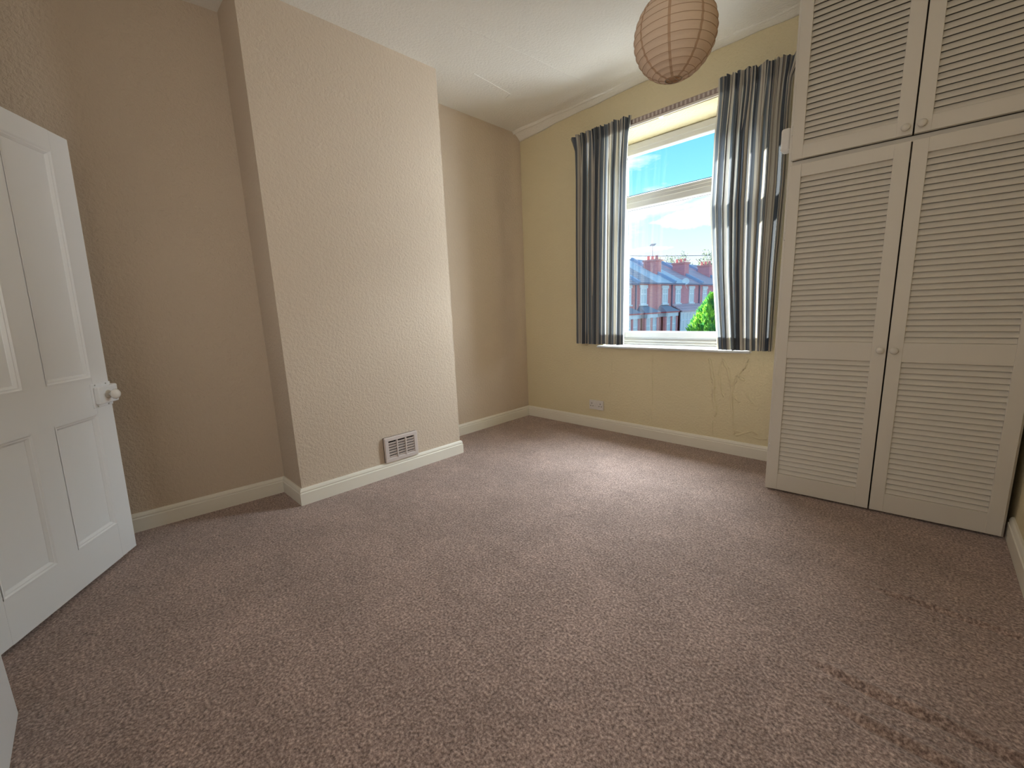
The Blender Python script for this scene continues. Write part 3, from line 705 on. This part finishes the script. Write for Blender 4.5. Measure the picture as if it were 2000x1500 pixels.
        for q_ in (-.48, .48): window(c+q_, 1.0, 2.72, .74, -.62, 'bay_window', False, 1)
    for x, mk in doors:
        c = x-s0
        d = obj('front_door', nbox(c-.42, c+.42, -.05, .02, .15, 2.2, .01), M[mk], h); obj('door_pane', nbox(c-.25, c+.25, -.065, -.04, 1.2, 2.0), M['far_glass'], d)
        obj('door_surround', box(box(nbox(c-.55, c-.42, -.08, .02, 0, 2.75), c+.42, c+.55, -.08, .02, 0, 2.75), c-.6, c+.6, -.10, .02, 2.72, 3.02), M['white_frame'], h)
    if porch:
        bm = bmesh.new(); p = [(-1.0, 3.12), (0, 3.72), (0, 3.60), (-1.0, 3.02)]
        a = [bm.verts.new((.05, y, z)) for y, z in p]; b = [bm.verts.new((w-.05, y, z)) for y, z in p]; bm.faces.new(a); bm.faces.new(b[::-1])
        for k in range(4): bm.faces.new((a[k], b[k], b[(k+1) % 4], a[(k+1) % 4]))
        obj('porch_roof', bm, M['tile_plum'], h)
        bm = bmesh.new(); box(bm, .1, w-.1, -.85, -.8, 2.85, 3.02)
        for k in range(9): x = .1+(w-.3)*k/8; box(bm, x, x+.09, -.86, -.78, 1.2, 3.0)
        box(bm, .1, w-.1, -.86, -.78, 2.25, 2.33); box(bm, .1, w-.1, -.88, -.76, 1.12, 1.22); obj('porch_frame', bm, M['white_frame'], h)
        obj('porch_glass', nbox(.15, w-.15, -.825, -.815, 1.2, 2.9), M['far_glass'], h); obj('porch_wall', nbox(.1, w-.1, -.86, -.78, 0, 1.12), M[brick], h)
    return h
house(17.6, 23.2, 'red brick terraced house farthest left, mostly hidden behind the left curtain', ['tile_brown', 'tile_slate'], [18.8, 22.0], [18.8, 22.0], [(20.2, 'bluedoor'), (21.0, 'red_gloss')], False)
house(23.2, 28.9, 'red brick terraced house at the left edge of the window view', ['tile_slate', 'tile_brown'], [24.6, 27.75], [24.4, 27.3], [(25.7, 'bluedoor'), (26.3, 'red_gloss')], False, eave=5.36)
hB = house(28.9, 34.6, 'red brick terraced house with two small bay roofs and half slate roof', ['tile_brown', 'tile_slate'], [30.0, 33.4], [30.1, 33.3], [(31.45, 'red_gloss'), (32.05, 'bluedoor')], False)
house(34.6, 39.9, 'red brick terraced house with a lean-to porch across its front', ['tile_slate', 'tile_plum'], [35.7, 38.3], [], [], True, brick='brick2')
house(39.9, 45.4, 'red brick terraced house partly behind the green conifer', ['tile_plum'], [41.1, 44.0], [], [], True, brick='brick2')
house(45.4, 51.0, 'red brick terraced house farthest right, behind the conifer', ['tile_brown'], [46.6, 49.6], [], [], True, brick='brick2', chim=False)
def azpos(azd, d, z):
    a = math.radians(azd); return Vector((EYE.x-d*math.sin(a), EYE.y+d*math.cos(a), z))
# aerial and dish
ap = EYE + 34.6*tdir + (DF+1.85)*pdir
ae = empty('tv_aerial', (ap.x, ap.y, G0+7.6), math.pi/2-FA+.6, label='thin television aerial on the left brick chimney', cat='aerial')
obj('mast', tube(bmesh.new(), [(0, 0, -.3), (0, 0, 1.35)], .022, 6), M['gutter'], ae)
obj('boom', tube(bmesh.new(), [(-.95, 0, 1.25), (.75, 0, 1.30)], .018, 6), M['gutter'], ae)
for k in range(9): obj('element', tube(bmesh.new(), [(-.9+k*.19, -.22, 1.25+.005*k), (-.9+k*.19, .22, 1.25+.005*k)], .008, 5), M['gutter'], ae)
dp = EYE + 36.6*tdir + (DF-.25)*pdir
ds = empty('satellite_dish', (dp.x, dp.y, G0+5.6), -1.1, label='small white satellite dish above the eaves of the porch house', cat='dish')
obj('dish', lathe(bmesh.new(), [(.02, 0), (.16, .03), (.27, .09), (.30, .13), (.29, .13), (.16, .05), (.02, .02)], 20, Matrix.Rotation(math.radians(70), 4, 'Y')), M['stone'], ds, True)
obj('bracket', tube(bmesh.new(), [(0, 0, 0), (-.1, 0, -.25), (-.05, .15, -.6)], .02, 6), M['stone'], ds)
obj('feed_arm', tube(bmesh.new(), [(.02, 0, -.2), (.3, 0, 0)], .012, 6), M['stone'], ds)
# cables
for (a0, e0, a1, e1, lb) in ((34, 6.75, 12, 5.15, 'upper overhead cable crossing above the roofs'), (21.7, 5.12, 12, 4.95, 'lower overhead cable right of the chimneys')):
    p0 = azpos(a0, 30, 0); p1 = azpos(a1, 30, 0); p0.z = EYE.z+30*math.tan(math.radians(e0)); p1.z = EYE.z+30*math.tan(math.radians(e1))
    if a0 < 22: p0 = azpos(a0, 43, EYE.z+43*math.tan(math.radians(e0)))
    pts = [p0.lerp(p1, k/12) + Vector((0, 0, -.10*math.sin(math.pi*k/12))) for k in range(13)]
    c_ = obj('overhead_cable', tube(bmesh.new(), pts, .016, 5), M['gutter']); setp(c_, label='thin '+lb, category='cable')

def leaf_mat(name, c1, c2, tr=.35):
    m = bpy.data.materials.new(name); m.use_nodes = True; n = m.node_tree.nodes; l = m.node_tree.links; n.clear()
    o = n.new('ShaderNodeOutputMaterial'); t = n.new('ShaderNodeTexCoord'); w = n.new('ShaderNodeTexNoise'); w.inputs['Scale'].default_value = 3.0; w.inputs['Detail'].default_value = 5; l.new(t.outputs['Object'], w.inputs['Vector'])
    r = n.new('ShaderNodeValToRGB'); r.color_ramp.elements[0].position = .42; r.color_ramp.elements[0].color = (*c1, 1); r.color_ramp.elements[1].position = .58; r.color_ramp.elements[1].color = (*c2, 1); l.new(w.outputs['Fac'], r.inputs[0])
    d = n.new('ShaderNodeBsdfDiffuse'); s = n.new('ShaderNodeBsdfTranslucent'); l.new(r.outputs[0], d.inputs[0]); l.new(r.outputs[0], s.inputs[0])
    mx = n.new('ShaderNodeMixShader'); mx.inputs[0].default_value = tr; l.new(d.outputs[0], mx.inputs[1]); l.new(s.outputs[0], mx.inputs[2]); l.new(mx.outputs[0], o.inputs[0]); return m
M['conifer'] = leaf_mat('conifer_green', (.07, .34, .10), (.36, .72, .10))
M['autumn'] = leaf_mat('autumn_leaves', (.22, .26, .22), (.72, .46, .24))
M['far_green'] = leaf_mat('far_leaves', (.14, .20, .16), (.30, .36, .24))
M['bark'] = mat('bark', (.16, .11, .08), .9, .1)
def leaves(name, centers, dirs, size, asp, matl, parent):
    n = len(centers); a = rng.normal(size=(n, 3)); a /= np.linalg.norm(a, axis=1)[:, None]
    d = dirs/np.linalg.norm(dirs, axis=1)[:, None]; s = np.cross(d, a); s /= np.linalg.norm(s, axis=1)[:, None]
    sz = size*rng.uniform(.6, 1.3, n)[:, None]; nn = np.cross(d, s)
    V = np.stack([centers-d*sz*.5, centers+s*sz*asp+nn*sz*.08, centers+d*sz*.6, centers-s*sz*asp+nn*sz*.08], 1).reshape(-1, 3)
    F = np.arange(4*n).reshape(n, 4)
    me = bpy.data.meshes.new(name); me.from_pydata(V.tolist(), [], F.tolist()); o = mesh_obj(name, me, matl, parent); o['kind'] = 'stuff'; return o
cp = azpos(18.3, 20.0, G0)
ct = empty('conifer_tree', cp, label='bright green conical conifer in front of the brick terrace', cat='tree')
obj('trunk', tube(bmesh.new(), [(0, 0, 0), (.02, 0, 2), (0, 0, 3.9)], [.12, .08, .02], 8), M['bark'], ct)
n = 9000; hh = rng.uniform(.3, 4.05, n); Rm = 1.35*np.clip((4.12-hh)/2.6, 0, 1)**.85; th = rng.uniform(0, 2*np.pi, n); rr = Rm*np.sqrt(rng.uniform(.35, 1.0, n))*(1+.16*np.sin(5*th+3*hh))
cen = np.stack([rr*np.cos(th), rr*np.sin(th), hh], 1); dr = np.stack([np.cos(th)*.55, np.sin(th)*.55, np.ones(n)], 1)+rng.normal(size=(n, 3))*.25
leaves('foliage', cen, dr, .26, .17, M['conifer'], ct)
def far_tree(azd, d, ztop, rad, n, mt, label, elong=1.0):
    p = azpos(azd, d, G0); t = empty('tree', p, label=label, cat='tree', group='trees behind the terrace')
    ht = ztop-G0; cz = ht-rad
    bm = bmesh.new(); tube(bm, [(0, 0, 0), (0, 0, cz*.6), (0, 0, cz)], [.3, .22, .12], 8)
    for k in range(9):
        a = 2*math.pi*k/9; tube(bm, [(0, 0, cz-rad*.7), (rad*.5*math.cos(a)*elong, rad*.5*math.sin(a)*elong, cz), (rad*.85*math.cos(a)*elong, rad*.85*math.sin(a)*elong, cz+rad*.55*random.random())], [.10, .06, .02], 6)
    obj('trunk', bm, M['bark'], t)
    k = 26; cc = rng.normal(size=(k, 3)); cc /= np.linalg.norm(cc, axis=1)[:, None]; cc *= rng.uniform(.35, .85, k)[:, None]*rad*np.array([elong, elong, 1.0]); cc[:, 2] += cz
    idx = rng.integers(0, k, n); c = cc[idx]+rng.normal(size=(n, 3))*rad*.17
    leaves('foliage', c, rng.normal(size=(n, 3)), .26, .3, mt, t)
far_tree(25.3, 60, EYE.z+60*math.tan(math.radians(6.25)), 2.0, 900, M['autumn'], 'orange and green tree behind the left chimney', 1.35)
far_tree(22.6, 72, EYE.z+72*math.tan(math.radians(6.3)), 2.1, 750, M['far_green'], 'thin green tree between the first two chimneys', 1.2)
far_tree(18.7, 62, EYE.z+62*math.tan(math.radians(6.5)), 2.2, 800, M['far_green'], 'dark leafy tree above the right roofs by the curtain')
